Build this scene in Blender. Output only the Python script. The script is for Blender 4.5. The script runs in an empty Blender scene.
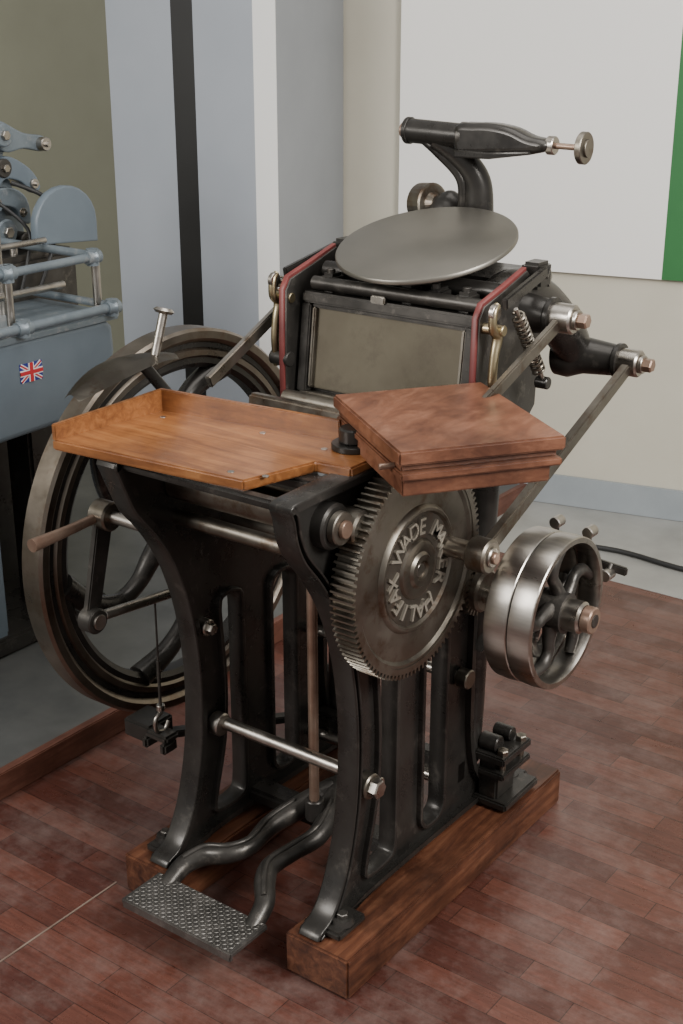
import bpy, bmesh, math, random
from mathutils import Vector, Matrix
random.seed(3)
R=math.radians
COL=bpy.context.scene.collection
# ------------------------------------------------------------ materials
def newmat(name):
    m=bpy.data.materials.new(name); m.use_nodes=True
    nt=m.node_tree; b=nt.nodes['Principled BSDF']
    return m,nt,b
def noise(nt,scale,detail=4,rough=.6,mapscale=None):
    tc=nt.nodes.new('ShaderNodeTexCoord'); mp=nt.nodes.new('ShaderNodeMapping')
    nt.links.new(tc.outputs['Object'],mp.inputs['Vector'])
    if mapscale: mp.inputs['Scale'].default_value=mapscale
    n=nt.nodes.new('ShaderNodeTexNoise'); n.inputs['Scale'].default_value=scale
    n.inputs['Detail'].default_value=detail; n.inputs['Roughness'].default_value=rough
    nt.links.new(mp.outputs[0],n.inputs['Vector'])
    return n
def ramp(nt,src,stops):
    r=nt.nodes.new('ShaderNodeValToRGB'); e=r.color_ramp.elements
    while len(e)<len(stops): e.new(.5)
    for k,(p,c) in enumerate(stops):
        e[k].position=p; e[k].color=(*c,1)
    nt.links.new(src,r.inputs[0]); return r
def bump(nt,b,src,strength,dist=.002):
    bp=nt.nodes.new('ShaderNodeBump'); bp.inputs['Strength'].default_value=strength
    bp.inputs['Distance'].default_value=dist
    nt.links.new(src,bp.inputs['Height']); nt.links.new(bp.outputs[0],b.inputs['Normal'])
def simple(name,c1,c2,rough=.5,metal=0,scale=8,bmp=.1,mapscale=None,r2=None,detail=4):
    m,nt,b=newmat(name); n=noise(nt,scale,detail,.6,mapscale)
    r=ramp(nt,n.outputs['Fac'],[(.3,c1),(.7,c2)])
    nt.links.new(r.outputs[0],b.inputs['Base Color'])
    b.inputs['Metallic'].default_value=metal; b.inputs['Roughness'].default_value=rough
    if r2:
        mr=nt.nodes.new('ShaderNodeMapRange'); mr.inputs[3].default_value=rough; mr.inputs[4].default_value=r2
        nt.links.new(n.outputs['Fac'],mr.inputs[0]); nt.links.new(mr.outputs[0],b.inputs['Roughness'])
    if bmp: bump(nt,b,n.outputs['Fac'],bmp)
    return m
def worn(name,c1,c2,wearc,r1,r2,metal,scale=9,lo=.56,hi=.70,bmp=.25):
    """painted/oiled iron with lighter rubbed patches"""
    m,nt,b=newmat(name); n=noise(nt,scale,9,.62)
    base=ramp(nt,n.outputs['Fac'],[(.3,c1),(.7,c2)])
    n2=noise(nt,scale*1.9,10,.72); msk=ramp(nt,n2.outputs['Fac'],[(lo,(0,0,0)),(hi,(1,1,1))])
    mx=nt.nodes.new('ShaderNodeMix'); mx.data_type='RGBA'
    nt.links.new(msk.outputs[0],mx.inputs[0]); nt.links.new(base.outputs[0],mx.inputs[6]); mx.inputs[7].default_value=(*wearc,1)
    nt.links.new(mx.outputs[2],b.inputs['Base Color']); b.inputs['Metallic'].default_value=metal
    mr=nt.nodes.new('ShaderNodeMapRange'); mr.inputs[1].default_value=.3; mr.inputs[2].default_value=.7; mr.inputs[3].default_value=r1; mr.inputs[4].default_value=r2
    nt.links.new(n.outputs['Fac'],mr.inputs[0]); nt.links.new(mr.outputs[0],b.inputs['Roughness'])
    bump(nt,b,n2.outputs['Fac'],bmp,.0015); return m
IRON=worn('black_cast_iron',(.026,.024,.022),(.055,.051,.046),(.11,.10,.088),.20,.42,.5,8,.57,.74,.3)
IRON2=worn('dark_iron',(.045,.042,.038),(.09,.083,.075),(.17,.155,.135),.28,.5,.65,13,.55,.72)
STEEL=worn('worn_steel',(.34,.31,.27),(.50,.47,.43),(.20,.16,.12),.22,.42,1,10,.58,.72,.1)
GEARM=worn('gear_steel',(.15,.13,.105),(.25,.23,.195),(.13,.085,.055),.26,.5,.95,8,.52,.68,.12)
LETM=worn('gear_letter_steel',(.34,.31,.26),(.42,.39,.33),(.25,.20,.15),.4,.5,.6,8,.6,.75,.05)
GROUND=worn('gear_medallion_ground',(.06,.05,.04),(.10,.085,.07),(.10,.06,.04),.45,.6,.7,9,.55,.7,.1)
RIMM=worn('flywheel_rim_steel',(.15,.125,.10),(.29,.255,.215),(.16,.11,.075),.24,.45,.97,6,.52,.70,.1)
DISCM=simple('ink_disc_steel',(.20,.19,.165),(.25,.235,.205),.36,.88,4,.02,r2=.48)
BRASS=simple('brass',(.33,.27,.16),(.48,.41,.27),.35,1,12,.1)
COPPER=simple('handle_copper',(.20,.12,.085),(.36,.26,.2),.35,.6,12,.1)
CHASE=worn('chase_plate',(.105,.09,.062),(.165,.145,.105),(.075,.062,.045),.45,.6,.55,5,.50,.85,.15)
RED=simple('red_lining',(.11,.02,.02),(.19,.045,.04),.45,0,9,.05)
LEAD=simple('pulley_steel',(.32,.30,.27),(.48,.45,.41),.22,1,5,.05,mapscale=(1,8,8),r2=.38)
def wood(name,c1,c2,c3,rough,ms,scale=3,mul=((.55,.5,.45),(1,1,1)),dist=.6,coat=0):
    m,nt,b=newmat(name); n=noise(nt,scale,8,.65,ms); n.inputs['Distortion'].default_value=dist
    r=ramp(nt,n.outputs['Fac'],[(.3,c1),(.5,c2),(.72,c3)])
    n2=noise(nt,6,6,.65)
    mx=nt.nodes.new('ShaderNodeMix'); mx.data_type='RGBA'; mx.blend_type='MULTIPLY'
    r2=ramp(nt,n2.outputs['Fac'],[(.36,mul[0]),(.6,mul[1])])
    mx.inputs[0].default_value=.85
    nt.links.new(r.outputs[0],mx.inputs[6]); nt.links.new(r2.outputs[0],mx.inputs[7])
    nt.links.new(mx.outputs[2],b.inputs['Base Color'])
    b.inputs['Coat Weight'].default_value=coat; b.inputs['Coat Roughness'].default_value=.2
    b.inputs['Roughness'].default_value=rough; bump(nt,b,n.outputs['Fac'],.12)
    return m
W_TRAY=wood('varnished_tray_wood',(.16,.058,.020),(.28,.108,.034),(.40,.18,.065),.34,(1.2,16,16),coat=.3)
W_BOX=wood('mahogany_box_wood',(.11,.040,.022),(.18,.072,.038),(.27,.125,.075),.4,(9,3,14),mul=((.42,.37,.35),(1,1,1)),coat=.15)
W_SKID=wood('skid_wood',(.045,.016,.010),(.115,.042,.021),(.20,.085,.044),.42,(16,1.6,16),mul=((.28,.24,.22),(1,1,1)))
W_PLINTH=wood('plinth_wood',(.10,.038,.026),(.15,.058,.038),(.21,.095,.065),.5,(14,2,14))
# ------------------------------------------------------------ builders
def empty(name):
    o=bpy.data.objects.new(name,None); COL.objects.link(o); return o
def finish(name,me,mat,parent,smooth=True,ang=35):
    if mat and not me.materials: me.materials.append(mat)
    if smooth:
        for p in me.polygons: p.use_smooth=True
        me.set_sharp_from_angle(angle=R(ang))
    o=bpy.data.objects.new(name,me); COL.objects.link(o)
    if parent: o.parent=parent
    return o
def frame_from(d,hint=Vector((0,0,1))):
    d=d.normalized()
    if abs(d.dot(hint))>.98: hint=Vector((0,1,0))
    x=hint.cross(d).normalized(); y=d.cross(x)
    return Matrix((x,y,d)).transposed()
def lathe(name,prof,c,axis,mat,parent,seg=48,ang=35):
    c=Vector(c); M=frame_from(Vector(axis)); bm=bmesh.new(); rings=[]
    for h,r in prof:
        if r<1e-6: rings.append([bm.verts.new(c+M@Vector((0,0,h)))])
        else: rings.append([bm.verts.new(c+M@Vector((r*math.cos(2*math.pi*k/seg),r*math.sin(2*math.pi*k/seg),h))) for k in range(seg)])
    for a,b in zip(rings,rings[1:]):
        for k in range(seg):
            k2=(k+1)%seg
            if len(a)==1 and len(b)==1: continue
            if len(a)==1: bm.faces.new((a[0],b[k2],b[k]))
            elif len(b)==1: bm.faces.new((a[k],a[k2],b[0]))
            else: bm.faces.new((a[k],a[k2],b[k2],b[k]))
    bmesh.ops.recalc_face_normals(bm,faces=bm.faces)
    me=bpy.data.meshes.new(name); bm.to_mesh(me); bm.free()
    return finish(name,me,mat,parent,True,ang)
def cyl(name,p1,p2,r,mat,parent,r2=None,b=None,seg=32):
    p1=Vector(p1);p2=Vector(p2);L=(p2-p1).length; r2=r if r2 is None else r2
    b=min(r,L)*.12 if b is None else b
    return lathe(name,[(0,0),(0,r-b),(b,r),(L-b,r2),(L,r2-b),(L,0)],p1,p2-p1,mat,parent,seg)
def box(name,c,s,mat,parent,M=None,bev=.003,taper=None):
    bm=bmesh.new(); bmesh.ops.create_cube(bm,size=1)
    for v in bm.verts:
        if taper and v.co.z<0: v.co.x*=taper[0]; v.co.y*=taper[1]
        v.co=Vector((v.co.x*s[0],v.co.y*s[1],v.co.z*s[2]))
    if bev: bmesh.ops.bevel(bm,geom=list(bm.edges),offset=bev,segments=2,affect='EDGES',clamp_overlap=True)
    for v in bm.verts:
        if M is not None: v.co=M@v.co
        v.co+=Vector(c)
    me=bpy.data.meshes.new(name); bm.to_mesh(me); bm.free()
    return finish(name,me,mat,parent)
def bar(name,p1,p2,w,t,mat,parent,hint=(1,0,0),ext=0,bev=.003,w2=None):
    p1=Vector(p1);p2=Vector(p2);d=(p2-p1); L=d.length+2*ext; z=d.normalized(); x=Vector(hint); x=(x-z*x.dot(z)).normalized(); y=z.cross(x)
    M=Matrix((x,y,z)).transposed()
    bm=bmesh.new(); bmesh.ops.create_cube(bm,size=1)
    for v in bm.verts:
        ww=w if v.co.z<0 else (w2 or w)
        v.co=Vector((v.co.x*t,v.co.y*ww,v.co.z*L))
    bmesh.ops.bevel(bm,geom=list(bm.edges),offset=bev,segments=2,affect='EDGES',clamp_overlap=True)
    for v in bm.verts: v.co=M@v.co+(p1+p2)/2
    me=bpy.data.meshes.new(name); bm.to_mesh(me); bm.free()
    return finish(name,me,mat,parent)
def cat(pts,n=6,cyclic=False):
    P=[Vector(p) for p in pts]; out=[]; N=len(P)
    rng=range(N) if cyclic else range(N-1)
    for i in rng:
        if cyclic: a,b,c,d=P[i-1],P[i],P[(i+1)%N],P[(i+2)%N]
        else: a=P[max(i-1,0)];b=P[i];c=P[i+1];d=P[min(i+2,N-1)]
        for k in range(n):
            t=k/n
            out.append(.5*((2*b)+(c-a)*t+(2*a-5*b+4*c-d)*t*t+(3*b-a-3*c+d)*t**3))
    if not cyclic: out.append(P[-1])
    return out
def curve_to_mesh(name,cu,mat,parent,M=None,ang=40):
    ob=bpy.data.objects.new('tmp',cu); COL.objects.link(ob)
    dg=bpy.context.evaluated_depsgraph_get(); dg.update()
    me=bpy.data.meshes.new_from_object(ob.evaluated_get(dg)); me.name=name
    if M is not None: me.transform(M)
    bpy.data.objects.remove(ob); me.materials.clear()
    return finish(name,me,mat,parent,True,ang)
def tube(name,pts,rad,mat,parent,cyclic=False,smooth=True,flat=None,res=6):
    if not isinstance(rad,(list,tuple)): rad=[rad]*len(pts)
    P4=[Vector((*p,r)) for p,r in zip(pts,rad)]
    if smooth and len(pts)>2: P4=cat(P4,6,cyclic)
    cu=bpy.data.curves.new(name,'CURVE'); cu.dimensions='3D'; cu.bevel_depth=1.; cu.bevel_resolution=res; cu.use_fill_caps=True
    s=cu.splines.new('POLY'); s.points.add(len(P4)-1); s.use_cyclic_u=cyclic
    for q,p in zip(s.points,P4): q.co=(p[0],p[1],p[2],1); q.radius=p[3]
    return curve_to_mesh(name,cu,mat,parent)
YZ=Matrix(((0,0,1,0),(1,0,0,0),(0,1,0,0),(0,0,0,1)))
XZ=Matrix(((1,0,0,0),(0,0,-1,0),(0,1,0,0),(0,0,0,1)))
def plate(name,loops,x,th,mat,parent,bev=.002,M=None,seg=1):
    cu=bpy.data.curves.new(name,'CURVE'); cu.dimensions='2D'; cu.fill_mode='BOTH'; cu.extrude=th/2-bev; cu.bevel_depth=bev; cu.bevel_resolution=seg
    cu.offset=-bev
    for L in loops:
        s=cu.splines.new('POLY'); s.points.add(len(L)-1); s.use_cyclic_u=True
        for q,p in zip(s.points,L): q.co=(p[0],p[1],0,1)
    return curve_to_mesh(name,cu,mat,parent,M if M is not None else Matrix.Translation((x,0,0))@YZ)
def offset_loop(L,d):
    """positive d grows the loop"""
    n=len(L); A=sum(L[i][0]*L[(i+1)%n][1]-L[(i+1)%n][0]*L[i][1] for i in range(n)); s=1 if A>0 else -1
    out=[]
    for i in range(n):
        a=L[i-1];b=L[(i+1)%n]; tx,ty=b[0]-a[0],b[1]-a[1]; l=math.hypot(tx,ty) or 1
        out.append((L[i][0]+s*ty/l*d,L[i][1]-s*tx/l*d))
    return out
def coil(name,p1,p2,r,wire,turns,mat,parent):
    p1=Vector(p1);p2=Vector(p2);M=frame_from(p2-p1);L=(p2-p1).length;n=turns*12
    pts=[p1+M@Vector((r*math.cos(2*math.pi*k/12),r*math.sin(2*math.pi*k/12),L*k/n)) for k in range(n+1)]
    return tube(name,pts,wire,mat,parent,smooth=False,res=2)
def nut(name,c,axis,r,h,mat,parent):
    return lathe(name,[(0,0),(0,r),(h*.85,r),(h,r*.85),(h,0)],c,axis,mat,parent,seg=6,ang=20)

# ============================================================ PRESS
press=empty('treadle_printing_press')
P=press
for nm,x0,x1 in (('skid_left',-.33,-.17),('skid_right',.160,.33)):
    box(nm,((x0+x1)/2,.475,.05),(x1-x0,.955,.10),W_SKID,P,bev=.005)
# side frames
def outline(horn):
    o=[(.02,.10),(.02,.116),(.055,.13),(.085,.165),(.118,.24),(.145,.36),(.154,.50),(.147,.62),(.124,.74),(.083,.85),(.03,.935),(-.02,.995),(-.045,1.045),(horn+.008,1.09),(horn,1.120),
 (-.01,1.126),(.15,1.126),(.30,1.123),(.35,1.09),(.42,1.03),(.50,.99),(.58,.94),(.625,.86),(.635,.74),(.635,.6),(.635,.45),(.64,.32),(.665,.22),(.72,.155),(.80,.125),(.845,.118),(.845,.10),(.74,.102),(.66,.108),(.4,.112),(.2,.110),(.14,.102)]
    return [(p[0],p[1]) for p in cat([(a,b,0) for a,b in o],3,True)]
def rrect(y0,y1,z0,z1,r=.025):
    pts=[]
    for cx,cz,a0 in ((y1-r,z1-r,0),(y0+r,z1-r,90),(y0+r,z0+r,180),(y1-r,z0+r,270)):
        for k in range(5):
            a=R(a0+k*22.5); pts.append((cx+r*math.cos(a),cz+r*math.sin(a)))
    return pts
h1=[(.200,.185),(.215,.160),(.285,.160),(.305,.185),(.308,.3),(.308,.45),(.308,.67),(.295,.705),(.255,.71),(.238,.68),(.250,.5),(.240,.34)]
h1=[(p[0],p[1]) for p in cat([(a,b,0) for a,b in h1],3,True)]
h2=rrect(.425,.515,.160,.70,.034)
for nm,x,hn in (('side_frame_left',-.23,-.072),('side_frame_right',.215,-.062)):
    o2=outline(hn)
    plate(nm+'_web',[o2,h1,h2],x,.020,IRON,P)
    plate(nm+'_flange',[offset_loop(o2,.001),offset_loop(o2,-.013)],x,.056,IRON,P,bev=.004,seg=2)
    for k,h in enumerate((h1,h2)):
        plate(nm+'_inner_flange_%d'%(k+1),[offset_loop(h,.011),offset_loop(h,-.001)],x,.046,IRON,P,bev=.003)
    for k,y in enumerate((.07,.80)):
        xf=x+(.015 if x>0 else -.015)
        box(nm+'_foot_%d'%(k+1),(xf,y+.015,.111),(.10,.10,.020),IRON,P,bev=.006)
        lathe(nm+'_foot_boss_%d'%(k+1),[(0,.026),(.012,.022),(.012,0)],(xf+(.025 if x>0 else -.025),y+.01,.12),(0,0,1),IRON,P)
        nut(nm+'_foot_bolt_%d'%(k+1),(xf+(.025 if x>0 else -.025),y+.01,.130),(0,0,1),.013,.014,IRON2,P)
box('front_crossbeam',(-.01,-.04,1.112),(.44,.03,.020),IRON,P,bev=.006)
box('top_crossbeam',(-.01,.10,1.110),(.46,.05,.022),IRON,P,bev=.006)
box('rear_crossbeam',(0,.615,.22),(.45,.05,.07),IRON,P,bev=.01)
box('middle_crossbeam',(0,.36,.135),(.45,.07,.04),IRON,P,bev=.01)
# rods
cyl('upper_stay_rod',(-.27,.12,.945),(.21,.12,.945),.018,GEARM,P)
cyl('upper_stay_collar',(-.295,.12,.945),(-.245,.12,.945),.03,STEEL,P)
cyl('platen_rocker_shaft',(-.22,.12,1.03),(.28,.12,1.03),.040,GEARM,P)
cyl('lower_stay_rod',(-.27,.215,.40),(.26,.215,.40),.015,STEEL,P)
cyl('lower_stay_collar_left',(-.285,.205,.40),(-.25,.205,.40),.028,STEEL,P)
cyl('lower_stay_collar_inner',(-.215,.205,.40),(-.185,.205,.40),.028,STEEL,P)
cyl('lower_stay_washer_right',(.225,.195,.40),(.252,.195,.40),.030,GEARM,P)
nut('lower_stay_nut',(.252,.195,.40),(1,0,0),.022,.022,STEEL,P)
cyl('frame_bolt_left',(-.26,.18,.66),(-.195,.18,.66),.02,STEEL,P)
nut('frame_bolt_head',(-.195,.18,.66),(1,0,0),.014,.015,STEEL,P)
cyl('rear_stay_rod',(-.24,.58,.50),(.24,.58,.50),.014,STEEL,P)
cyl('rear_stay_nut',(.23,.58,.50),(.262,.58,.50),.024,GEARM,P)
cyl('pivot_boss_right',(.215,.06,1.05),(.255,.06,1.05),.047,IRON,P)
cyl('pivot_pin_right',(.255,.06,1.05),(.272,.06,1.05),.034,GEARM,P)
cyl('pivot_pin_right_core',(.272,.06,1.05),(.282,.06,1.05),.018,COPPER,P)
# ---------------- main gear
GY,GZ,GR=.285,.895,.238
def gear(name,cx,y,z,r,depth,w,N,mat,hole=0):
    bm=bmesh.new(); prof=[]
    for k in range(N):
        a0=2*math.pi*k/N; p=2*math.pi/N
        for f,rr in ((0,r-depth),(.22,r-depth),(.36,r),(.64,r),(.78,r-depth)):
            a=a0+f*p; prof.append((rr*math.cos(a),rr*math.sin(a)))
    ri=r-depth*2.2
    M=len(prof)
    def ring(x,sc=None):
        return [bm.verts.new((x,y+a*(1 if sc is None else sc/math.hypot(a,b)),z+b*(1 if sc is None else sc/math.hypot(a,b)))) for a,b in prof]
    A=ring(cx-w/2);B=ring(cx+w/2);Bi=ring(cx+w/2,ri);Ai=ring(cx-w/2,ri)
    for k in range(M):
        j=(k+1)%M
        bm.faces.new((A[k],A[j],B[j],B[k])); bm.faces.new((B[k],B[j],Bi[j],Bi[k])); bm.faces.new((Ai[k],Ai[j],A[j],A[k])); bm.faces.new((Bi[k],Bi[j],Ai[j],Ai[k]))
    bmesh.ops.recalc_face_normals(bm,faces=bm.faces)
    me=bpy.data.meshes.new(name); bm.to_mesh(me); bm.free()
    return finish(name,me,mat,P,False)
XF=.302
gear('gear_teeth',XF-.0275,GY,GZ,GR,.011,.055,100,GEARM)
lathe('gear_disc',[(-.05,0),(-.05,.215),(-.002,.215),(-.002,.207),(-.008,.200),(-.008,.140),(-.002,.136),(.001,.132),(.001,.126),(-.006,.122),(-.006,.066),(.0,.062),(.002,.055),(.002,.04),(.006,.036),(.008,.034),(.008,.022),(.002,.020),(.002,0)],(XF,GY,GZ),(1,0,0),GEARM,P,seg=96)
lathe('gear_medallion_ground',[(-.0065,.066),(-.0052,.067),(-.0052,.121),(-.0065,.122)],(XF,GY,GZ),(1,0,0),GROUND,P,seg=96)
cyl('gear_hub_centre',(XF+.001,GY,GZ),(XF+.0035,GY,GZ),.015,STEEL,P,b=.001)
txt="WADE MAKER HALIFAX "
for k,ch in enumerate(txt):
    if ch==' ': continue
    a=math.pi/2+.9-2*math.pi*k/len(txt)
    cu=bpy.data.curves.new('g','FONT'); cu.body=ch; cu.size=.050; cu.align_x='CENTER'; cu.extrude=.003; cu.offset=.0006
    M=Matrix.Translation((XF-.0025,GY,GZ))@YZ@Matrix.Rotation(a-math.pi/2,4,'Z')@Matrix.Translation((0,.077,0))
    curve_to_mesh('gear_letter_%d'%k,cu,LETM,P,M)
# crank pin and side arm
PX=.372; PY,PZ=.395,.912
cyl('crank_pin',(XF-.01,PY,PZ),(.415,PY,PZ),.022,STEEL,P)
cyl('crank_pin_cap',(.407,PY,PZ),(.422,PY,PZ),.013,COPPER,P)
S1=(.76,1.345); S2=(1.07,1.185)
for s,nm in ((1,'right'),(-1,'left')):
    xa=.385*s
    cyl('side_arm_hub_'+nm,(xa-.024,PY,PZ),(xa+.024,PY,PZ),.038,STEEL if s<0 else GEARM,P)
    bar('side_arm_'+nm,(xa,PY,PZ),(xa,S2[0],S2[1]),.034,.022,STEEL if s<0 else GEARM,P,w2=.028)
    bar('platen_link_'+nm,(.335*s,.36,1.175),(.355*s,S1[0],S1[1]),.03,.016,GEARM if s>0 else STEEL,P)
    for k,(y,z) in enumerate((S1,S2)):
        xe=.335 if k==0 else .36
        lathe('bed_shaft_%d_%s'%(k+1,nm),[(0,.0),(0,.058),(.03,.06),(.05,.052),(.07,.045),(xe-.21,.038),(xe-.205,.043),(xe-.195,.043),(xe-.195,0)],(.195*s,y,z),(s,0,0),IRON,P)
        cyl('bed_shaft_collar_%d_%s'%(k+1,nm),((xe-.01)*s,y,z),((xe+.05)*s,y,z),.033,STEEL,P)
        cyl('bed_shaft_bolt_%d_%s'%(k+1,nm),((xe+.05)*s,y,z),((xe+.06)*s,y,z),.022,STEEL,P)
        nut('bed_shaft_nut_%d_%s'%(k+1,nm),((xe+.06)*s,y,z),(s,0,0),.017,.022,COPPER,P)
    tube('bed_rocker_arm_'+nm,[(.20*s,.70,1.36),(.215*s,.80,1.38),(.225*s,.92,1.33),(.235*s,1.02,1.24),(.235*s,1.07,1.185)],[.05,.055,.052,.05,.045],IRON,P)
    tube('bed_rocker_leg_'+nm,[(.20*s,.70,1.34),(.20*s,.71,1.1),(.20*s,.70,.7),(.20*s,.69,.35),(.19*s,.68,.22)],[.05,.045,.035,.033,.04],IRON,P)
# ---------------- main shaft, flywheel, pulley
FYc,FZc=.508,.730
AY,AZ=.540,.759
cyl('drive_shaft',(-.66,FYc,FZc),(.575,AY,AZ),.02,STEEL,P)
gear('pinion',.275,AY,AZ,.062,.012,.05,24,GEARM)
cyl('pinion_hub',(.24,AY,AZ),(.32,AY,AZ),.05,GEARM,P)
FX=-.585
def rimprof(pts): return pts+[pts[0]]
lathe('flywheel_rim',rimprof([(-.035,.50),(-.035,.435),(-.025,.43),(.02,.43),(.03,.438),(.03,.452),(.022,.457),(.022,.470),(.03,.475),(.035,.482),(.035,.500),(.028,.507),(-.028,.507)]),(FX,FYc,FZc),(1,0,0),RIMM,P,seg=128)
lathe('flywheel_inner_band',rimprof([(-.03,.43),(-.022,.405),(.014,.405),(.024,.418),(.022,.436)]),(FX,FYc,FZc),(1,0,0),IRON,P,seg=128)
lathe('flywheel_face_groove',rimprof([(.021,.456),(.0235,.458),(.0235,.470),(.021,.472)]),(FX,FYc,FZc),(1,0,0),IRON,P,seg=128)
lathe('flywheel_hub',[(-.06,.022),(-.06,.05),(-.05,.06),(-.03,.08),(.03,.08),(.05,.06),(.06,.05),(.06,.022)],(FX,FYc,FZc),(1,0,0),IRON,P)
for k in range(6):
    a=R(60*k+20); pts=[];rad=[]
    for t in (0,.2,.4,.6,.8,1):
        r=.06+t*.36; aa=a+.32*math.sin(t*math.pi*1.15)-.12*t
        pts.append((FX,FYc+r*math.cos(aa),FZc+r*math.sin(aa))); rad.append(.034-.012*math.sin(t*math.pi))
    tube('flywheel_spoke_%d'%(k+1),pts,rad,IRON,P)
PR=.170
for nm,xa,xb in (('loose_pulley',.408,.463),('fast_pulley',.465,.520)):
    w=xb-xa; m=w/2
    lathe(nm+'_rim',rimprof([(0,PR-.002),(.002,PR),(m,PR+.002),(w-.002,PR),(w,PR-.002),(w,PR-.013),(w-.008,PR-.016),(.008,PR-.016),(0,PR-.012)]),(xa,AY,AZ),(1,0,0),LEAD,P,seg=96)
    lathe(nm+'_hub',[(0,.022),(0,.045),(w,.045),(w,.022)],(xa,AY,AZ),(1,0,0),IRON2,P)
    for k in range(5):
        a=R(72*k+10); pts=[];rad=[]
        for t in (0,.25,.5,.75,.97):
            r=.035+t*(PR-.050); aa=a+.45*math.sin(t*math.pi)*(1 if nm[0]=='f' else -1)
            pts.append(((xa+xb)/2,AY+r*math.cos(aa),AZ+r*math.sin(aa))); rad.append(.018-.005*math.sin(t*math.pi) if t<.9 else .012)
        tube(nm+'_spoke_%d'%(k+1),pts,rad,IRON2,P)
lathe('pulley_boss',[(0,.0),(0,.036),(.035,.036),(.04,.03),(.04,0)],(.520,AY,AZ),(1,0,0),STEEL,P)
cyl('shaft_end_collar',(.560,AY,AZ),(.584,AY,AZ),.03,COPPER,P)
cyl('shaft_end_bore',(.584,AY,AZ),(.586,AY,AZ),.015,IRON2,P)
bar('belt_shifter_bar',(.34,.79,.79),(.54,.79,.775),.02,.012,IRON2,P,hint=(0,1,0))
for k,(x,y,z) in enumerate(((.36,.78,.86),(.44,.79,.85),(.50,.77,.765))):
    cyl('belt_shifter_knob_%d'%(k+1),(x,y-.012,z),(x,y+.02,z),.014,STEEL,P)
    cyl('belt_shifter_stem_%d'%(k+1),(x,y,z),(x,.79,.785),.006,IRON2,P)
bar('belt_shifter_bracket',(.24,.64,.55),(.36,.79,.79),.03,.014,IRON2,P,hint=(0,1,0))
# rear bearing blocks
for s,nm in ((1,'right'),(-1,'left')):
    x=.262*s-(.02 if s<0 else 0)
    box('brake_block_base_'+nm,(x+.01*s,.755,.118),(.10,.17,.022),IRON,P,bev=.005)
    box('brake_block_body_'+nm,(x,.725,.18),(.055,.09,.11),IRON,P,bev=.006)
    box('brake_block_plate_'+nm,(x+.01*s,.735,.205),(.085,.14,.018),IRON,P,bev=.004)
    box('brake_block_cap_'+nm,(x+.01*s,.735,.247),(.085,.14,.022),IRON,P,bev=.004)
    for k,dy in enumerate((-.045,.045)):
        cyl('brake_block_stud_%d_%s'%(k+1,nm),(x+.035*s,.735+dy,.19),(x+.035*s,.735+dy,.272),.009,GEARM,P)
        nut('brake_block_nut_%d_%s'%(k+1,nm),(x+.035*s,.735+dy,.258),(0,0,1),.015,.014,GEARM,P)
    cyl('brake_block_roller_'+nm,(x-.03,.70,.276),(x+.02,.70,.276),.022,IRON,P)
    cyl('brake_block_roller_b_'+nm,(x-.03,.765,.276),(x+.02,.765,.276),.018,IRON,P)
# ---------------- feed tray
TZ=1.145
T=[(-.375,-.085),(.112,-.045),(.155,.125),(.235,.135),(.235,.285),(.10,.275),(-.345,.215)]
def poly_prism(name,pts,z0,z1,mat,bev=.004):
    bm=bmesh.new(); lo=[bm.verts.new((a,b,z0)) for a,b in pts]; hi=[bm.verts.new((a,b,z1)) for a,b in pts]
    bm.faces.new(lo[::-1]); bm.faces.new(hi); n=len(pts)
    for k in range(n): bm.faces.new((lo[k],lo[(k+1)%n],hi[(k+1)%n],hi[k]))
    bmesh.ops.recalc_face_normals(bm,faces=bm.faces)
    bmesh.ops.bevel(bm,geom=list(bm.edges),offset=bev,segments=2,affect='EDGES')
    me=bpy.data.meshes.new(name); bm.to_mesh(me); bm.free(); return finish(name,me,mat,P)
poly_prism('feed_tray_board',T,1.122,TZ,W_TRAY)
def wall_strip(name,a,b,z0,za,zb,th,mat):
    a=Vector((*a,0));b=Vector((*b,0)); n=(b-a).cross(Vector((0,0,1))).normalized()*th
    bm=bmesh.new(); V=[]
    for p,zt in ((a,za),(b,zb)):
        for q in (p,p+n): V.append((bm.verts.new((q.x,q.y,z0)),bm.verts.new((q.x,q.y,zt))))
    (a0,a1),(c0,c1),(b0,b1),(d0,d1)=V
    for f in ((a0,b0,b1,a1),(c0,d0,d1,c1),(a1,b1,d1,c1),(a0,b0,d0,c0),(a0,a1,c1,c0),(b0,b1,d1,d0)): bm.faces.new(f)
    bmesh.ops.recalc_face_normals(bm,faces=bm.faces)
    bmesh.ops.bevel(bm,geom=list(bm.edges),offset=.002,segments=2,affect='EDGES')
    me=bpy.data.meshes.new(name); bm.to_mesh(me); bm.free(); return finish(name,me,mat,P)
wall_strip('feed_tray_rail_back',(-.345,.215),(.11,.275),TZ-.002,1.194,1.188,.012,W_TRAY)
wall_strip('feed_tray_rail_left',(-.375,-.083),(-.345,.215),TZ-.002,1.178,1.194,.012,W_TRAY)
for k,(x,y) in enumerate(((-.05,.21),(.13,.0),(-.30,.17),(.12,.2),(.06,-.02))):
    cyl('feed_tray_screw_%d'%k,(x,y,TZ-.001),(x,y,TZ+.001),.007,STEEL,P,b=.0003,seg=16)
cyl('swivel_base',(.165,.24,TZ),(.165,.24,1.158),.046,IRON,P)
cyl('swivel_boss',(.165,.24,1.158),(.165,.24,1.190),.030,IRON,P)
bar('swivel_arm',(.165,.24,1.152),(.34,.29,1.152),.04,.012,IRON,P,hint=(0,0,1))
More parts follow.
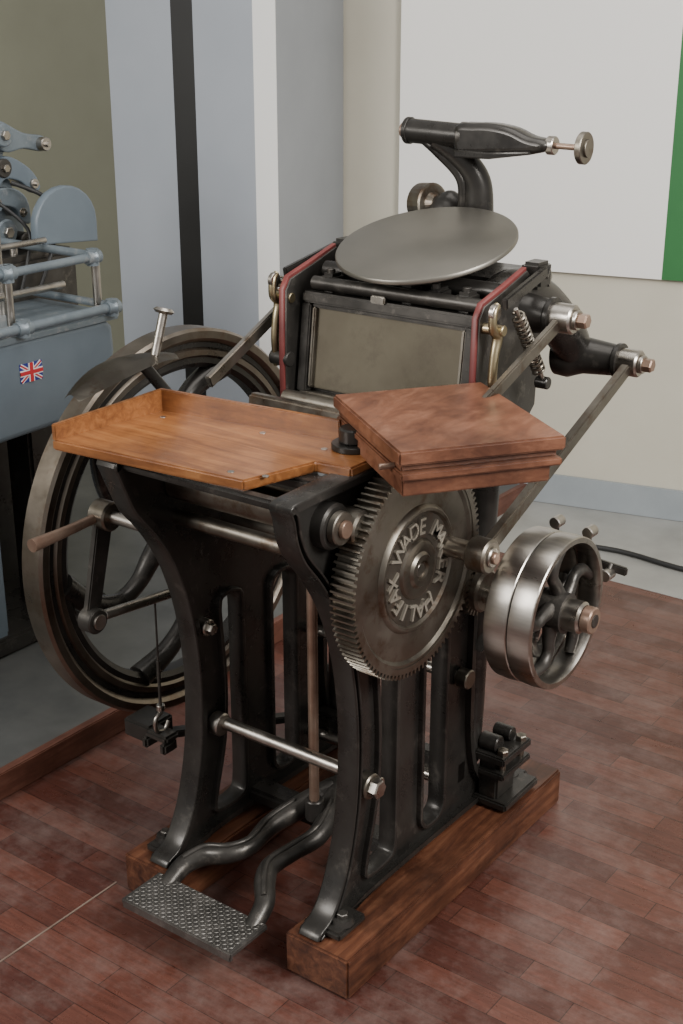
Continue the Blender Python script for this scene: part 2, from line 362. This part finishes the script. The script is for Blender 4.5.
# delivery box
ang=R(54); BM=Matrix.Rotation(ang,3,'Z'); BC=Vector((.338,.306,0))
def bb(name,dx,dy,lx,ly,z0,z1,mat=W_BOX,bev=.003):
    c=BM@Vector((dx,dy,0))+BC; c.z=(z0+z1)/2
    return box(name,c,(lx,ly,z1-z0),mat,P,BM,bev)
bb('delivery_box_top',0,0,.335,.405,1.204,1.232,bev=.004)
bb('delivery_box_body',0,.005,.315,.38,1.188,1.204)
bb('delivery_box_ledge',.0,-.004,.325,.395,1.174,1.189)
bb('delivery_box_drawer',-.006,.004,.300,.385,1.140,1.174)
c=BM@Vector((-.158,-.15,0))+BC; cyl('delivery_box_peg',(c.x,c.y,1.19),tuple((c+BM@Vector((-.03,-.0,0))))[:2]+(1.19,),.006,COPPER,P)
# ---------------- bed / chase
TM=Matrix.Rotation(R(-7),3,'X')
BO=Vector((-.013,.60,1.14))
def tb(name,c,s,mat,bev=.003):
    return box(name,TM@Vector(c)+BO,s,mat,P,TM,bev)
tb('bed_casting',(0,.045,.07),(.49,.06,.28),IRON,.008)
tb('chase_plate',(0,.008,.09),(.43,.016,.20),CHASE)
tb('chase_plate_border_top',(0,.002,.186),(.43,.02,.01),IRON2)
tb('chase_frame_top',(0,-.002,.205),(.475,.04,.026),IRON2,.005)
tb('chase_frame_bottom',(0,0,-.03),(.47,.03,.022),GEARM)
tb('chase_frame_left',(-.226,0,.085),(.026,.036,.21),IRON2)
tb('chase_frame_right',(.226,0,.085),(.026,.036,.21),IRON2)
tb('chase_inner_strip_left',(-.206,-.002,.088),(.010,.022,.19),GEARM)
tb('chase_inner_strip_right',(.206,-.002,.088),(.010,.022,.19),GEARM)
tb('chase_clamp',(-.02,-.01,.222),(.04,.03,.018),STEEL)
cyl('grip_roller',(-.25,.535,1.115),(.25,.535,1.115),.020,GEARM,P)
tb('platen',(0,-.22,-.05),(.42,.03,.10),GEARM,.006)
tb('platen_bracket',(0,-.19,-.10),(.36,.05,.08),IRON,.01)
ck=[(.555,1.08),(.553,1.20),(.557,1.365),(.575,1.39),(.66,1.412),(.755,1.44),(.80,1.40),(.83,1.30),(.82,1.12),(.74,1.05)]
for s,nm in ((1,'right'),(-1,'left')):
    x=.262*s-.008
    plate('bed_cheek_'+nm,[ck],x,.022,IRON2,P)
    pl=[(.549,1.09),(.547,1.20),(.551,1.368),(.571,1.397),(.66,1.420),(.757,1.447),(.757,1.437),(.66,1.410),(.577,1.387),(.559,1.364),(.556,1.20),(.558,1.09)]
    plate('bed_cheek_lining_'+nm,[pl],x,.014,RED,P,bev=.002)
    xb=.298*s
    tube('roller_hook_'+nm,[(xb,.57,1.40),(xb,.555,1.385),(xb,.555,1.35),(xb,.575,1.33),(xb,.565,1.29),(xb,.56,1.24),(xb,.565,1.18)],[.007,.009,.010,.012,.010,.010,.008],BRASS,P)
    cyl('roller_hook_pin_'+nm,(.255*s,.575,1.345),(.315*s,.575,1.345),.012,BRASS,P)
    cyl('roller_hook_eye_'+nm,(xb-.006,.56,1.385),(xb+.006,.56,1.385),.018,STEEL,P)
    cyl('roller_hook_foot_'+nm,(.255*s,.565,1.20),(.31*s,.565,1.20),.018,IRON,P)
    coil('roller_spring_'+nm,(.325*s,.61,1.375),(.335*s,.70,1.235),.013,.0032,14,GEARM,P)
    cyl('roller_spring_rod_'+nm,(.325*s,.60,1.39),(.338*s,.725,1.20),.005,STEEL,P)
    cyl('roller_spring_end_'+nm,(.32*s,.72,1.205),(.35*s,.72,1.205),.014,IRON,P)
    bar('roller_saddle_'+nm,(.298*s,.60,1.395),(.285*s,.80,1.435),.026,.014,IRON,P)
    bar('roller_saddle_tip_'+nm,(.285*s,.80,1.435),(.26*s,.86,1.40),.03,.016,IRON,P)
    box('saddle_block_'+nm,(.262*s,.80,1.425),(.05,.06,.06),IRON,P,bev=.008)
cyl('ink_roller_front',(-.23,.625,1.378),(.23,.625,1.378),.016,IRON2,P)
cyl('ink_roller_rear',(-.25,.70,1.395),(.25,.70,1.395),.022,IRON,P)
for k,x in enumerate((-.19,-.06,.03,.10,.18)):
    box('bed_top_lug_%d'%(k+1),(x,.645+.01*(k%2),1.38),(.04,.05,.045),IRON,P,bev=.008)
    cyl('bed_top_bolt_%d'%(k+1),(x,.64,1.40),(x,.64,1.412),.010,IRON2,P)
# ink disc
n=Vector((0,-math.sin(R(15)),math.cos(R(15))))
lathe('ink_disc',[(-.012,0),(-.012,.203),(-.006,.212),(.0,.212),(.003,.210),(.004,.206),(.004,0)],(.0,.75,1.475),n,DISCM,P,seg=128)
cyl('ink_disc_spindle',(0,.78,1.36),(0,.752,1.465),.025,IRON,P)
lathe('ink_disc_ratchet',[(-.04,0),(-.04,.07),(-.025,.075),(-.012,.075),(-.012,0)],(.0,.75,1.475),n,IRON,P)
# top arm
AYY=.95
cyl('top_arm_sleeve',(-.185,AYY,1.702),(-.03,AYY,1.697),.029,IRON,P)
cyl('top_arm_sleeve_collar',(-.205,AYY,1.702),(-.185,AYY,1.702),.018,COPPER,P)
cyl('top_arm_sleeve_end',(-.19,AYY,1.702),(-.178,AYY,1.702),.032,IRON,P)
cyl('top_arm_sleeve_ring',(-.035,AYY,1.697),(-.022,AYY,1.697),.033,IRON2,P)
tl=[(-.04,1.722),(.01,1.730),(.06,1.731),(.11,1.724),(.155,1.708),(.20,1.70),(.20,1.678),(.16,1.668),(.12,1.664),(.06,1.660),(.0,1.656),(-.04,1.66)]
tl=[(p[0],p[1]) for p in cat([(a,b,0) for a,b in tl],4,True)]
plate('top_arm_body',[tl],0,.062,IRON,P,bev=.016,M=Matrix.Translation((0,AYY,0))@XZ,seg=3)
plate('top_arm_lower_lip',[[(-.035,1.668),(.06,1.668),(.165,1.676),(.165,1.668),(.06,1.652),(-.035,1.650)]],0,.072,IRON,P,bev=.004,M=Matrix.Translation((0,AYY,0))@XZ)
cyl('top_arm_collar',(.195,AYY,1.689),(.215,AYY,1.689),.021,STEEL,P)
cyl('top_arm_screw',(.21,AYY,1.689),(.285,AYY,1.688),.007,COPPER,P)
cyl('top_arm_knob',(.278,AYY,1.688),(.293,AYY,1.688),.036,GEARM,P)
cyl('top_arm_knob_face',(.293,AYY,1.688),(.299,AYY,1.688),.020,GEARM,P)
tube('top_arm_stalk',[(-.03,1.02,1.44),(-.02,1.01,1.52),(-.02,1.0,1.59),(-.05,.98,1.64),(-.11,.955,1.685)],[.042,.039,.034,.03,.028],IRON,P)
tube('top_arm_stalk_rib',[(-.055,.985,1.46),(-.045,.98,1.54),(-.05,.97,1.60),(-.10,.95,1.655),(-.14,.945,1.685)],.012,IRON,P)
lathe('fountain_ratchet_wheel',[(-.035,0),(-.035,.046),(-.03,.052),(.010,.052),(.012,.046),(.012,.03),(.03,.022),(.034,0)],(-.165,1.02,1.520),(1,-.25,.1),GEARM,P,seg=30,ang=8)
lathe('fountain_dome',[(-.05,.06),(-.02,.058),(.01,.050),(.03,.035),(.045,.012),(.048,0)],(-.115,1.03,1.51),(.2,-.1,1),IRON,P)
box('fountain_bracket',(-.08,1.02,1.45),(.24,.07,.10),IRON,P,bev=.015)
box('bed_back_casting',(0,.86,1.36),(.40,.22,.10),IRON,P,bev=.02)
# ---------------- treadle
PLATE=worn('treadle_tread_iron',(.10,.095,.088),(.17,.16,.15),(.25,.235,.22),.3,.5,.8,14,.5,.7,.1)
PZT=.098
box('treadle_plate',(-.045,-.072,PZT),(.325,.125,.014),PLATE,P,bev=.003)
LOZ=simple('treadle_lozenge_iron',(.20,.19,.175),(.30,.285,.265),.42,.85,14,0)
bm=bmesh.new()
for i in range(31):
    for j in range(12):
        cx=-.045-.150+i*.010; cy=-.072-.055+j*.010; a=R(45 if (i+j)%2 else -45)
        q=[]
        for u,v in ((-.0064,0),(0,-.0024),(.0064,0),(0,.0024)):
            q.append(bm.verts.new((cx+u*math.cos(a)-v*math.sin(a),cy+u*math.sin(a)+v*math.cos(a),PZT+.0068)))
        t=bm.verts.new((cx,cy,PZT+.0083))
        for k in range(4): bm.faces.new((q[k],q[(k+1)%4],t))
me=bpy.data.meshes.new('treadle_checker'); bm.to_mesh(me); bm.free(); finish('treadle_checker',me,LOZ,P,False)
box('treadle_plate_edge',(-.045,-.128,PZT-.008),(.32,.012,.02),PLATE,P,bev=.003)
TRL=[(-.17,-.03,.088),(-.168,.03,.115),(-.14,.075,.13),(-.09,.10,.14),(-.065,.15,.145),(-.07,.23,.155),(-.05,.30,.17),(-.01,.40,.19)]
TRR=[(.085,-.03,.088),(.075,.03,.115),(.04,.075,.13),(.02,.12,.14),(.03,.19,.145),(.05,.26,.16),(.03,.34,.18),(-.01,.42,.19)]
for nm,q in (('left',TRL),('right',TRR)):
    tube('treadle_arm_'+nm,q,[.020,.023,.025,.023,.022,.025,.029,.032],IRON2,P)
    tube('treadle_arm_rib_'+nm,[(a,b,c_+dz) for (a,b,c_),dz in zip(q[1:-1],(.023,.025,.023,.022,.025,.028))],.007,IRON2,P)
tube('treadle_stem',[(-.01,.38,.185),(0,.48,.20),(0,.60,.20)],[.028,.028,.03],IRON,P)
cyl('treadle_pivot_shaft',(-.22,.585,.20),(.22,.585,.20),.016,STEEL,P)
box('treadle_web',(-.01,.33,.165),(.10,.06,.02),IRON,P,bev=.006)
cyl('treadle_connecting_rod',(.01,.30,.19),(.03,.27,.86),.012,COPPER,P)
cyl('treadle_rod_foot',(.01,.30,.17),(.011,.299,.225),.022,IRON,P)
cyl('crank_shaft',(-.40,GY,GZ),(XF-.02,GY,GZ),.024,GEARM,P)
cyl('left_crank_disc',(-.345,GY,GZ),(-.31,GY,GZ),.13,IRON,P,b=.006)
cyl('left_crank_pin',(-.42,PY,PZ),(-.34,PY,PZ),.02,STEEL,P)
# ---------------- throw-off lever, left front
LX=-.40
cyl('throwoff_hub',(LX-.02,.07,.925),(LX+.03,.07,.925),.034,GEARM,P)
cyl('throwoff_pivot_rod',(LX,.07,.925),(-.23,.07,.925),.014,STEEL,P)
tube('throwoff_handle',[(LX,.06,.925),(LX,-.04,.92),(LX,-.14,.918)],[.011,.012,.015],COPPER,P)
bar('throwoff_link',(LX,.07,.925),(LX,.01,.69),.05,.018,IRON2,P,ext=.01,w2=.04)
cyl('throwoff_lower_boss',(LX-.015,.01,.69),(LX+.025,.01,.69),.03,IRON2,P)
cyl('throwoff_lower_bolt',(LX+.025,.01,.69),(LX+.032,.01,.69),.018,STEEL,P)
cyl('throwoff_rod',(LX,.05,.685),(LX,.27,.66),.012,STEEL,P)
cyl('hanger_wire_upper',(LX,.215,.665),(LX,.215,.49),.0025,IRON2,P,b=0.0002,seg=8)
cyl('hanger_wire_turnbuckle',(LX,.215,.47),(LX,.215,.36),.004,IRON2,P)
cyl('hanger_nut',(LX,.215,.365),(LX,.215,.38),.011,STEEL,P)
tube('hanger_hook',[(LX,.215,.36),(LX,.195,.345),(LX,.198,.315),(LX,.225,.305),(LX,.24,.325)],.006,STEEL,P)
cyl('hanger_wire_lower',(LX,.215,.50),(LX,.215,.44),.005,IRON2,P)
box('hanger_weight',(LX,.215,.298),(.075,.05,.020),IRON2,P,bev=.006)
for k,dx in enumerate((-.03,.03)):
    box('hanger_weight_lug_%d'%k,(LX+dx,.205,.278),(.02,.05,.03),IRON2,P,bev=.006)
box('brake_foot_bracket',(-.47,.24,.29),(.09,.09,.05),IRON,P,bev=.006)
bar('brake_foot_arm',(-.45,.26,.26),(-.25,.62,.22),.03,.02,IRON,P,hint=(0,0,1))
# gripper wing and clamp screw behind tray
bm=bmesh.new(); rows=[]
for i in range(13):
    t=i/12; y=.0+t*.32; z=1.205+.045*math.sin(t*math.pi*.8)
    w=.12*math.sin(math.pi*(.12+.80*t)); rows.append([bm.verts.new((-.40-w*.5+w*s,y,z+.012*math.sin(s*math.pi))) for s in (0,.25,.5,.75,1)])
for a,b in zip(rows,rows[1:]):
    for k in range(4): bm.faces.new((a[k],a[k+1],b[k+1],b[k]))
r=bmesh.ops.solidify(bm,geom=list(bm.faces),thickness=.004)
bmesh.ops.recalc_face_normals(bm,faces=bm.faces)
me=bpy.data.meshes.new('gripper_wing'); bm.to_mesh(me); bm.free(); finish('gripper_wing',me,GEARM,P)
tube('wing_support',[(-.40,.22,1.235),(-.38,.28,1.15),(-.30,.30,1.05),(-.24,.30,1.02)],.014,IRON,P)
cyl('clamp_screw',(-.39,.24,1.235),(-.385,.275,1.345),.010,STEEL,P)
lathe('clamp_screw_head',[(0,0),(0,.018),(.006,.024),(.012,.018),(.012,0)],(-.385,.275,1.345),(.05,.3,1),STEEL,P)

# ============================================================ ROOM
p0=Vector((-.24,3.11,0)); ud=Vector((.972,.2335,0)).normalized(); wd=Vector((ud.y,-ud.x,0))
RM=Matrix((ud,wd*-1,Vector((0,0,1)))).transposed()
def wp(u,w,z): return p0+ud*u+wd*w+Vector((0,0,z))
def wbox(name,u0,u1,w0,w1,z0,z1,mat,parent=None,bev=0):
    return box(name,wp((u0+u1)/2,(w0+w1)/2,(z0+z1)/2),(u1-u0,w1-w0,z1-z0),mat,parent,RM,bev)
WALLC=simple('cream_wall_paint',(.54,.51,.42),(.58,.55,.46),.75,0,3,.03)
OLIVE=simple('olive_wall_shade',(.27,.27,.205),(.30,.30,.23),.75,0,3,.03)  # shade on the left of the room painted in as darker olive
WHITE=simple('white_board',(.87,.86,.83),(.89,.88,.85),.55,0,2,.0)
GREEN=simple('green_board_edge',(.03,.15,.045),(.035,.17,.05),.5,0,3,0)
SKIRT=simple('blue_grey_skirting',(.28,.31,.33),(.33,.36,.38),.45,0,5,.02)
BLUEG=simple('column_blue_grey',(.33,.36,.405),(.36,.39,.435),.5,0,3,.0)
COLW=simple('column_white_stripe',(.82,.82,.80),(.85,.85,.83),.5,0,3,0)
COLB=simple('column_black_stripe',(.012,.012,.012),(.018,.018,.018),.5,0,3,0)
GREYF=simple('grey_floor_vinyl',(.26,.26,.245),(.36,.36,.34),.40,0,4,.03)
wbox('wall_back',-1.95,4.0,-.1,0,0,3.4,WALLC)
wbox('wall_back_left_part',-3.6,-1.95,-.1,0,0,3.4,OLIVE)  # continues wall_back; its shade is put into the colour
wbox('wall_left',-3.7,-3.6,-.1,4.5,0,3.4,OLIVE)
wbox('baseboard_back',-1.45,3.95,0,.025,0,.13,SKIRT,None,.004)
# floor
m,nt,b=newmat('parquet_floor')
tc=nt.nodes.new('ShaderNodeTexCoord'); br=nt.nodes.new('ShaderNodeTexBrick')
wn=noise(nt,1.3,2,.5); wm=nt.nodes.new('ShaderNodeMix'); wm.data_type='VECTOR'; wm.inputs[0].default_value=.004
nt.links.new(tc.outputs['Object'],wm.inputs[4]); nt.links.new(wn.outputs['Color'],wm.inputs[5]); nt.links.new(wm.outputs[1],br.inputs['Vector'])
br.inputs['Scale'].default_value=1; br.inputs['Brick Width'].default_value=.36; br.inputs['Row Height'].default_value=.070
br.inputs['Mortar Size'].default_value=.0010; br.inputs['Mortar Smooth'].default_value=.3; br.inputs['Bias'].default_value=-.1
br.offset=.37; br.offset_frequency=2
br.inputs['Color1'].default_value=(.070,.024,.018,1); br.inputs['Color2'].default_value=(.135,.052,.037,1); br.inputs['Mortar'].default_value=(.014,.008,.006,1)
n1=noise(nt,4,10,.72,(2.5,22,3)); r1=ramp(nt,n1.outputs['Fac'],[(.3,(.62,.60,.58)),(.7,(1.25,1.2,1.17))])
mx=nt.nodes.new('ShaderNodeMix'); mx.data_type='RGBA'; mx.blend_type='MULTIPLY'; mx.inputs[0].default_value=1
nt.links.new(br.outputs['Color'],mx.inputs[6]); nt.links.new(r1.outputs[0],mx.inputs[7])
n2=noise(nt,3.5,12,.78); r2=ramp(nt,n2.outputs['Fac'],[(.46,(0,0,0)),(.78,(.6,.6,.6))])
mx2=nt.nodes.new('ShaderNodeMix'); mx2.data_type='RGBA'
nt.links.new(r2.outputs[0],mx2.inputs[0]); nt.links.new(mx.outputs[2],mx2.inputs[6]); mx2.inputs[7].default_value=(.25,.195,.175,1)
nt.links.new(mx2.outputs[2],b.inputs['Base Color'])
mr=nt.nodes.new('ShaderNodeMapRange'); mr.inputs[1].default_value=.3; mr.inputs[2].default_value=.7; mr.inputs[3].default_value=.20; mr.inputs[4].default_value=.48
nt.links.new(n2.outputs['Fac'],mr.inputs[0]); nt.links.new(mr.outputs[0],b.inputs['Roughness'])
bump(nt,b,br.outputs['Fac'],-.4,.002)
FLOORM=m
box('floor',(.3,-.3,-.05),(9,8,.10),FLOORM,None,bev=0)
bm=bmesh.new()
vs=[bm.verts.new((x,y,.002)) for x,y in ((-.87,2.37),(4.5,2.37),(4.5,4.3),(-.87,3.0))]
f=bm.faces.new(vs); ex=bmesh.ops.extrude_face_region(bm,geom=[f])
for v in ex['geom']:
    if isinstance(v,bmesh.types.BMVert): v.co.z-=.004
bmesh.ops.recalc_face_normals(bm,faces=bm.faces)
me=bpy.data.meshes.new('floor_grey_vinyl'); bm.to_mesh(me); bm.free(); finish('floor_grey_vinyl',me,GREYF,None,False)
SEAM=simple('floor_seam_strip',(.16,.11,.085),(.26,.20,.16),.5,0,9,0)
box('trim_floor_seam',(-.366,-1.6,.0005),(.004,3.2,.003),SEAM,None,bev=0)
box('platform_floor_grey',(-2.4,.8,.035),(3.0,4.6,.07),simple('platform_dark_vinyl',(.07,.072,.07),(.12,.122,.115),.4,0,5,.03),None,bev=0)
box('trim_platform_edge',(-.885,.8,.038),(.03,4.6,.078),W_PLINTH,None,bev=.003)
# column
col=empty('display_column')
UR=-1.505; UL=-2.212
wbox('column_body',UL,UR,.02,.648,0,3.2,simple('column_side_grey',(.26,.275,.29),(.29,.305,.32),.5,0,3,0),col)
wbox('column_front_left',UL,-1.933,.648,.652,0,3.2,BLUEG,col)
wbox('column_stripe_black',-1.933,-1.841,.648,.652,0,3.2,COLB,col)
wbox('column_front_middle',-1.841,-1.596,.648,.652,0,3.2,BLUEG,col)
wbox('column_stripe_white',-1.596,UR,.648,.652,0,3.2,COLW,col)
bd=empty('display_board')
wbox('board_white_field',-1.255,-.165,.002,.03,.985,2.5,WHITE,bd)
wbox('board_green_border',-.165,-.02,.002,.03,.985,2.5,GREEN,bd)
BLK=simple('rubber_black',(.012,.012,.012),(.02,.02,.02),.5,0,5,0)
pts=[(-.55,2.55,.014),(-.3,2.62,.014),(0,2.60,.014),(.3,2.66,.014),(.8,2.75,.014),(1.6,2.8,.014)]
c=tube('power_cable',pts,.010,BLK,None)

# ============================================================ BACKGROUND MACHINE
mc=empty('offset_printing_machine')
MB=simple('machine_blue_enamel',(.11,.14,.17),(.145,.18,.21),.35,0,4,.03)
MT=worn('machine_tube_paint',(.13,.16,.185),(.20,.235,.26),(.30,.31,.31),.3,.45,.3,10,.55,.7,.1)
Pm=mc
def mb(name,x0,x1,y0,y1,z0,z1,mat=MB,bev=.02,taper=None): return box(name,((x0+x1)/2,(y0+y1)/2,(z0+z1)/2),(x1-x0,y1-y0,z1-z0),mat,Pm,bev=bev,taper=taper)
hl=[(-.5,1.09),(.3,1.09),(.97,1.085),(1.0,1.06),(1.005,.98),(.975,.89),(.90,.83),(.78,.80),(.3,.79),(-.5,.79)]
plate('hopper_body',[hl],-1.56,.52,MB,Pm,bev=.02,seg=3)
plate('hopper_rim',[[(-.5,1.105),(1.01,1.10),(1.01,1.08),(-.5,1.08)]],-1.56,.55,MT,Pm,bev=.006)
mb('lower_cabinet',-1.80,-1.42,-.3,.60,.07,.70)
mb('lower_cabinet_neck',-1.75,-1.50,-.3,.52,.70,.80,IRON)
mb('machine_leg',-1.62,-1.50,.80,.92,.07,.80,IRON,.01)
mb('machine_base',-1.8,-1.4,-.3,1.0,.07,.13,IRON,.01)
mb('machine_back_body',-2.1,-1.75,-.3,1.1,.07,.9,IRON,.02)
tube('rail_upper',[(-1.32,-.4,1.275),(-1.32,.6,1.275),(-1.32,.93,1.275),(-1.34,.965,1.275),(-1.40,.97,1.275),(-1.80,.97,1.275)],.013,MT,Pm,smooth=False)
tube('rail_lower',[(-1.27,-.4,1.125),(-1.27,.99,1.125)],.015,MT,Pm,smooth=False)
tube('rail_inner',[(-1.55,-.4,1.30),(-1.55,.97,1.30)],.010,STEEL,Pm,smooth=False)
tube('rail_inner_low',[(-1.48,-.4,1.17),(-1.48,.97,1.17)],.012,STEEL,Pm,smooth=False)
tube('rail_cross',[(-1.28,.45,1.15),(-1.80,.45,1.15)],.014,MT,Pm,smooth=False)
tube('rail_cross_b',[(-1.28,.97,1.13),(-1.80,.97,1.13)],.012,MT,Pm,smooth=False)
cyl('rail_post_front',(-1.32,.96,1.08),(-1.32,.96,1.275),.013,STEEL,Pm)
cyl('rail_post_mid',(-1.32,.62,1.08),(-1.32,.62,1.30),.012,STEEL,Pm)
cyl('rail_post_rear',(-1.70,.97,1.0),(-1.70,.97,1.275),.013,STEEL,Pm)
cyl('rail_post_left',(-1.55,.78,1.0),(-1.55,.78,1.46),.014,STEEL,Pm)
for k,(x,y,z) in enumerate(((-1.27,.97,1.125),(-1.27,.62,1.125),(-1.32,.62,1.275),(-1.32,.95,1.275))):
    lathe('rail_joint_%d'%k,[(-.025,0),(-.025,.020),(-.008,.022),(0,.027),(.008,.022),(.025,.020),(.025,0)],(x,y,z),(0,1,0),MT,Pm)
    lathe('rail_joint_v_%d'%k,[(-.025,0),(-.025,.019),(.025,.019),(.025,0)],(x,y,z),(0,0,1),MT,Pm)
hp=[(.97,1.28)]+[(1.10+.13*math.cos(R(a)),1.33+.12*math.sin(R(a))) for a in range(180,-1,-15)]+[(1.23,1.26)]
plate('side_guard',[hp],-1.60,.03,MB,Pm,bev=.006)
mb('gear_housing',-2.05,-1.65,.5,1.2,.9,1.24,IRON2,.02)
hx=-1.80
def loop(o,n=4): return [(p[0],p[1]) for p in cat([(a,b,0) for a,b in o],n,True)]
plate('feeder_head_frame',[loop([(.86,1.22),(.90,1.40),(.92,1.56),(1.00,1.645),(1.07,1.63),(1.09,1.57),(1.06,1.50),(1.10,1.42),(1.12,1.22)])],hx-.05,.04,MT,Pm,bev=.006)
plate('feeder_head_arm',[loop([(.98,1.60),(1.02,1.645),(1.12,1.60),(1.20,1.585),(1.225,1.56),(1.20,1.535),(1.12,1.55),(1.04,1.545)])],hx,.035,MT,Pm,bev=.006)
plate('feeder_head_lever',[loop([(.96,1.50),(1.03,1.535),(1.12,1.49),(1.16,1.43),(1.13,1.41),(1.08,1.45),(1.02,1.465),(.98,1.44)])],hx+.02,.03,MB,Pm,bev=.005)
plate('feeder_head_hook',[loop([(.90,1.42),(1.02,1.44),(1.09,1.40),(1.10,1.32),(1.06,1.33),(1.04,1.37),(.98,1.385),(.90,1.36)])],hx+.03,.028,MT,Pm,bev=.005)
for k,(y,z,r,mt) in enumerate(((1.02,1.60,.036,MT),(1.19,1.56,.022,STEEL),(1.01,1.50,.030,IRON2),(1.13,1.44,.016,STEEL),(.96,1.40,.038,MT),(1.07,1.355,.016,STEEL),(1.0,1.30,.042,MT),(.93,1.52,.026,IRON2),(1.08,1.26,.03,IRON2))):
    cyl('feeder_head_boss_%d'%k,(hx-.07,y,z),(hx+.045,y,z),r,mt,Pm)
    nut('feeder_head_nut_%d'%k,(hx+.045,y,z),(1,0,0),r*.45,.012,STEEL,Pm)
bar('feeder_head_rod',(hx+.03,.92,1.24),(hx+.03,.99,1.62),.014,.014,STEEL,Pm)
tube('feed_hose',[(-1.72,1.0,1.46),(-1.64,1.08,1.40),(-1.62,1.07,1.28),(-1.62,1.0,1.14)],.007,BLK,Pm)
tube('feed_hose_b',[(-1.74,.93,1.42),(-1.66,1.00,1.32),(-1.64,.97,1.22),(-1.64,.93,1.12)],.006,BLK,Pm)
# flag sticker on the hopper face
FB=simple('flag_blue',(.02,.03,.22),(.02,.03,.22),.5,0,1,0);FW=simple('flag_white',(.75,.75,.75),(.75,.75,.75),.5,0,1,0);FR=simple('flag_red',(.5,.02,.03),(.5,.02,.03),.5,0,1,0)
fy,fz,fw_,fh=.66,.985,.085,.056
FXX=-1.3005
def fr(name,w,h,a,dx,mat): 
    M=Matrix.Rotation(a,3,'X'); box(name,(FXX+dx,fy,fz),(.003,w,h),mat,Pm,M,bev=0)
fr('flag_field',fw_,fh,0,0,FB)
da=math.atan2(fh,fw_); dl=math.hypot(fw_,fh)*.90
for k,s in enumerate((1,-1)):
    fr('flag_saltire_white_%d'%k,dl,.011,da*s,.001,FW); fr('flag_saltire_red_%d'%k,dl,.0045,da*s,.002,FR)
fr('flag_cross_white_h',fw_,.018,0,.0025,FW); fr('flag_cross_white_v',.020,fh,0,.0026,FW)
fr('flag_cross_red_h',fw_,.011,0,.0035,FR); fr('flag_cross_red_v',.012,fh,0,.0036,FR)

# ============================================================ LIGHT & CAMERA
w=bpy.data.worlds.new('room_ambient'); w.use_nodes=True; bpy.context.scene.world=w
w.node_tree.nodes['Background'].inputs[0].default_value=(1,.98,.95,1); w.node_tree.nodes['Background'].inputs[1].default_value=.46
def area(name,loc,target,size,power,col=(1,.97,.93)):
    l=bpy.data.lights.new(name,'AREA'); l.shape='RECTANGLE'; l.size=size[0]; l.size_y=size[1]; l.energy=power; l.color=col
    o=bpy.data.objects.new(name,l); COL.objects.link(o); o.location=loc
    o.rotation_euler=(Vector(target)-Vector(loc)).to_track_quat('-Z','Y').to_euler(); return o
area('studio_softbox_key',(-1.6,-3.2,3.0),(0,.5,.7),(1.5,1.5),140)
area('studio_softbox_fill',(3.2,.2,2.9),(.2,1.4,1.0),(1.3,1.3),160)
area('overhead_area_light',(.6,.6,3.3),(.6,.6,0),(2.2,1.8),45)  # broad area light pointing straight down, no fixture modelled
cam=bpy.data.cameras.new('camera'); co=bpy.data.objects.new('camera',cam); COL.objects.link(co)
TH=R(20.8);YAW=R(36.4)
fw=Vector((-math.sin(YAW)*math.cos(TH),math.cos(YAW)*math.cos(TH),-math.sin(TH)))
co.location=(1.698,-1.881,2.0); co.rotation_euler=fw.to_track_quat('-Z','Y').to_euler()
cam.sensor_fit='VERTICAL'; cam.sensor_height=36; cam.lens=1350/1024*36
bpy.context.scene.camera=co
